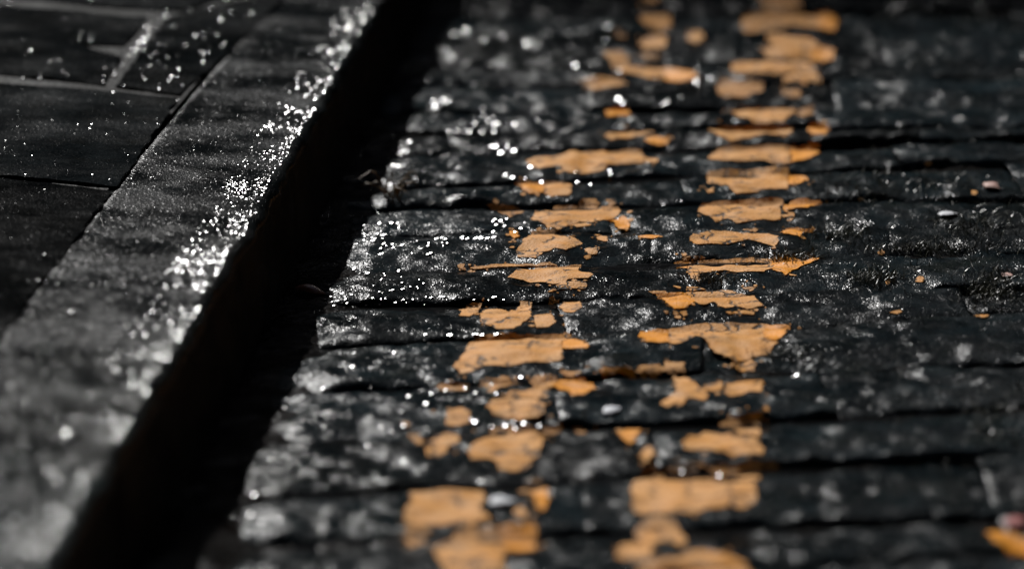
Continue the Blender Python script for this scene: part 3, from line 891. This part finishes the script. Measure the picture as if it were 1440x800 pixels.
# extra glint beads added along the diagonal joint and the small slab beside it
dj = [at(150 + 85 * t + rng.normal(0, 4), 115 - 95 * t + rng.normal(0, 3), PAVE + 0.002) for t in rng.uniform(0, 1, 46)]
dj += [at(rng.uniform(190, 330), rng.uniform(10, 120), PAVE + 0.002) for _ in range(60)]
dj = np.array([(x, y, PAVE + 0.012 * (float(kerb_back(y)) - x) + 0.0010) for x, y in dj if x < kerb_back(y) - 0.004])
sp = np.concatenate([sp, dj])
beads('slab_glints', sp, np.array([half_vec(p) for p in sp]) + rng.normal(0, 0.05, sp.shape), rng.uniform(0.0003, 0.0007, len(sp)), pav)

# ------------------------------------------------------------------ moss and wet grit growing in the joints on the right
mv, mf = [], []
def blade(p, h, w, lean):
    b = len(mv)
    ang = rng.uniform(0, math.pi)
    a = np.array([math.cos(ang), math.sin(ang), 0]) * w
    t = p + np.array([lean[0], lean[1], h]); m = p + np.array([lean[0] * 0.35, lean[1] * 0.35, h * 0.6])
    mv.extend([p - a, p + a, m + a * 0.8, m - a * 0.8, t])
    mf.extend([[b, b + 1, b + 2, b + 3], [b + 3, b + 2, b + 4]])
nm = 60000
qx = rng.uniform(0.10, 0.52, nm); qy = 1 / rng.uniform(1 / 4.9, 1 / 2.9, nm)
low = (road_base(qx) - sample(Hm, qx, qy))
pr = np.clip((qx - 0.02 * (qy - 3.7) - 0.20) / 0.12, 0, 1) * np.clip(0.15 + 1.6 * fbm(qx, qy, 0.06, 3, 140), 0, 1) * np.clip(0.25 + low / 0.006, 0.1, 1)
for i in np.where(rng.uniform(0, 1, nm) < pr)[0][:11000]:
    p = np.array([qx[i], qy[i], float(sample(Hm, qx[i], qy[i])) - 0.0005])
    hgt = rng.uniform(0.0015, 0.0055)
    blade(p, hgt, rng.uniform(0.00022, 0.0005), rng.normal(0, 0.0022, 2))
for px, py, sx, sy, n in ((1232, 392, 48, 14, 420), (1396, 404, 46, 28, 620), (1112, 364, 55, 9, 330), (1300, 352, 90, 10, 380), (1372, 318, 60, 22, 360), (1180, 330, 60, 16, 300),
                          (1250, 262, 120, 22, 420), (1110, 500, 60, 14, 160), (1000, 395, 60, 8, 160), (1390, 600, 40, 30, 200)):
    for i in range(n):
        x, y = on_stone(px + rng.normal(0, 0.5) * sx, py + rng.normal(0, 0.5) * sy)
        blade(np.array([x, y, float(sample(Hm, x, y)) - 0.0005]), rng.uniform(0.002, 0.0065), rng.uniform(0.00022, 0.0005), rng.normal(0, 0.0035, 2))
print('blades', len(mf) // 2)
tag(mesh_obj('moss', np.array(mv), mf, M['moss'], smooth=False), 'dark wet moss growing in the joints and over the setts', 'moss', kind='stuff')

# ------------------------------------------------------------------ small things lying on the street
def pebble(px, py, w, d, h, mat, name, label, cat, seed, group=None):
    x, y = on_stone(px, py)
    z = float(sample(Hm, x, y))
    V = []; Fc = []
    nr, ns = 5, 8
    for i in range(nr + 1):
        ph = math.pi * i / nr
        for k in range(ns):
            t = 2 * math.pi * k / ns
            q = 1 + 0.55 * float(fbm(math.cos(t) * 1.3 + i * 0.3, math.sin(t) * 1.3 + seed, 1.0, 2, 150))
            V.append((x + w * q * math.sin(ph) * math.cos(t), y + d * q * math.sin(ph) * math.sin(t), z + h * 0.8 + h * math.cos(ph) * (1 if math.cos(ph) > 0 else 0.9)))
    for i in range(nr):
        for k in range(ns):
            Fc.append([i * ns + k, (i + 1) * ns + k, (i + 1) * ns + (k + 1) % ns, i * ns + (k + 1) % ns])
    return tag(mesh_obj(name, V, Fc, M[mat], smooth=False), label, cat, group)
pebble(862, 578, 0.0062, 0.0110, 0.0013, 'quartz', 'pebble', 'white quartz pebble on the setts between the two yellow lines', 'pebble', 1, 'pebbles on the setts')
pebble(706, 706, 0.0075, 0.012, 0.0013, 'quartz', 'pebble', 'blurred whitish pebble beside the large pale paint patch near the bottom', 'pebble', 2, 'pebbles on the setts')
pebble(1395, 264, 0.0068, 0.010, 0.0020, 'pink', 'pebble', 'pink and white pebble on the dark setts near the right edge', 'pebble', 3, 'pebbles on the setts')
pebble(1332, 302, 0.0065, 0.008, 0.0010, 'quartz', 'pebble', 'flat pale stone chip below and left of the pink pebble', 'pebble', 4, 'pebbles on the setts')
pebble(1417, 387, 0.0048, 0.007, 0.0008, 'pink', 'pebble', 'dull pinkish flat pebble by the moss at the right edge', 'pebble', 5, 'pebbles on the setts')
pebble(1428, 737, 0.0070, 0.010, 0.002, 'red', 'red_scrap', 'small dark red scrap above the lone orange streak at lower right', 'litter', 6)
tag(lay_paint([(1386, 750), (1412, 750), (1450, 762), (1470, 775), (1470, 790), (1440, 782), (1400, 765)], 'vivid', None, 3, 'paint_fragment'), 'lone orange paint streak on the setts in the lower right corner', 'paint fragment')
chips = [(1294, 394, 7, 4, 'right of the lines, largest of the orange crumbs near the moss'), (1239, 356, 5, 4, 'above the moss, right of the farther yellow line'),
         (1249, 399, 4, 3, 'just left of the largest orange crumb'), (1381, 444, 10, 4, 'on the setts below the flat pinkish pebble'),
         (1304, 230, 5, 4, 'left of and above the pink and white pebble'), (1211, 280, 4, 3, 'right of the topmost vivid yellow paint ends'),
         (1370, 272, 5, 3, 'beside the pink and white pebble'), (1258, 440, 9, 3, 'low on the setts below the row of orange crumbs')]
for i, (px, py, w, h, where) in enumerate(chips):
    poly = [(px - w, py), (px - w * 0.4, py - h * 0.9), (px + w * 0.6, py - h * 0.8), (px + w, py + h * 0.2), (px + w * 0.2, py + h), (px - w * 0.6, py + h * 0.7)]
    tag(lay_paint(poly, 'worn', None, i, 'paint_chip'), 'tiny orange paint crumb ' + where, 'paint chip', 'orange paint crumbs right of the lines')

# curled brown leaf in the gutter
lx, ly = on_stone(434, 413)
lz = float(sample(Hm, lx, ly)) + 0.0008
V = []; nu, nv = 10, 5
for i in range(nu):
    u = i / (nu - 1)
    wd = 0.0035 * math.sin(math.pi * min(1, 0.08 + 0.92 * u)) ** 0.7
    for j in range(nv):
        v = j / (nv - 1) * 2 - 1
        V.append((lx - 0.010 + 0.022 * u, ly + wd * v * 2 + 0.010 * (0.5 - u), lz + 0.0045 * (1 - v * v) * math.sin(math.pi * u) + 0.0022 * (1 - u)))
lf = mesh_obj('leaf', V, grid_faces(nu, nv), M['leaf'])
sm = lf.modifiers.new('thickness', 'SOLIDIFY'); sm.thickness = 0.0003
tag(lf, 'small curled brown leaf lying in the dark gutter', 'leaf')

# dead stalks by the kerb
def tube(path, r0, r1, V, Fc):
    base = len(V); n = len(path)
    for i, p in enumerate(path):
        r = r0 + (r1 - r0) * i / (n - 1)
        for k in range(5):
            t = 2 * math.pi * k / 5
            V.append((p[0] + r * math.cos(t), p[1] + r * 0.4 * math.sin(t), p[2] + r * math.sin(t)))
    for i in range(n - 1):
        for k in range(5):
            Fc.append([base + i * 5 + k, base + i * 5 + (k + 1) % 5, base + (i + 1) * 5 + (k + 1) % 5, base + (i + 1) * 5 + k])
tx, ty = on_stone(550, 279)
tz = float(sample(Hm, tx, ty))
plant = empty('dead_plant', (tx, ty, tz))
tag(plant, 'tangle of thin dry brown stalks growing between kerb and setts', 'dead plant')
for i in range(11):
    V, Fc = [], []
    dx, dy, hh_ = rng.uniform(-0.024, 0.020), rng.uniform(-0.02, 0.02), rng.uniform(0.010, 0.022)
    pts = [(tx + rng.uniform(-0.006, 0.006), ty + rng.uniform(-0.01, 0.01), tz - 0.002)]
    for q in (0.25, 0.5, 0.75, 1.0):
        pts.append((pts[0][0] + dx * q + rng.normal(0, 0.0012), pts[0][1] + dy * q, tz + hh_ * math.sin(q * 2.3)))
    tube(pts, 0.0008, 0.0004, V, Fc)
    mesh_obj('stalk', V, Fc, M['straw'], plant)

# ------------------------------------------------------------------ unseen dark houses, added to keep low sky out of the wet stone
M['wall'] = plain('dark_sandstone', (0.030, 0.028, 0.026), (0.055, 0.050, 0.046), 0.8, 6)
M['glass'] = plain('dark_window', (0.010, 0.011, 0.012), (0.014, 0.015, 0.016), 0.12, 3)
M['trim'] = plain('window_surround', (0.10, 0.092, 0.08), (0.13, 0.12, 0.105), 0.7, 8)
def box_vf(x0, x1, y0, y1, z0, z1):
    v = [(x, y, z) for z in (z0, z1) for y in (y0, y1) for x in (x0, x1)]
    return v, [[0, 2, 3, 1], [4, 5, 7, 6], [0, 1, 5, 4], [2, 6, 7, 3], [0, 4, 6, 2], [1, 3, 7, 5]]
def added_building(x0, x1, y0, y1, hgt, face):
    b = empty('added_building', ((x0 + x1) / 2, (y0 + y1) / 2, 0)); tag(b, kind='structure')
    mesh_obj('wall', *box_vf(x0, x1, y0, y1, -0.06, hgt), M['wall'], b, smooth=False)
    mesh_obj('cornice', *box_vf(x0 - 0.15, x1 + 0.15, y0 - 0.15, y1 + 0.15, hgt + 0.001, hgt + 0.3), M['trim'], b, smooth=False)
    a0, a1 = (y0, y1) if face in ('+x', '-x') else (x0, x1)
    n = int((a1 - a0) / 2.4)
    for i in range(n):
        c = a0 + (i + 0.5) * (a1 - a0) / n
        for fl in range(int((hgt - 1) / 3.1)):
            z = 1.0 + fl * 3.1
            for nm, w, lo, hi, pr, mt in (('window', 0.62, z - 0.15, z + 1.75, 0.05, 'trim'), ('pane', 0.5, z, z + 1.6, 0.056, 'glass')):
                if face == '+x': q = (x1 - 0.1, x1 + pr, c - w, c + w)
                elif face == '-x': q = (x0 - pr, x0 + 0.1, c - w, c + w)
                elif face == '-y': q = (c - w, c + w, y0 - pr, y0 + 0.1)
                else: q = (c - w, c + w, y1 - 0.1, y1 + pr)
                mesh_obj(nm, *box_vf(*q, lo, hi), M[mt], b, smooth=False)
added_building(3.2, 11, -14, 29, 14.0, '-x')
added_building(-10, -1.9, -14, 4.4, 12.0, '+x')
added_building(-12.5, -1.9, 17, 30, 7.8, '-y')
added_building(-22, -13, 2, 34, 15.5, '+x')
added_building(-16, 18, 31, 39, 20.0, '-y')
added_building(-12, 14, -24, -15, 13.0, '+y')

# ------------------------------------------------------------------ ground to the horizon
g = mesh_obj('ground', [(-300, -300, -0.06), (300, -300, -0.06), (300, 300, -0.06), (-300, 300, -0.06)], [[0, 1, 2, 3]], M['soil'], origin=(0, 0, -0.06))
tag(g, kind='structure')
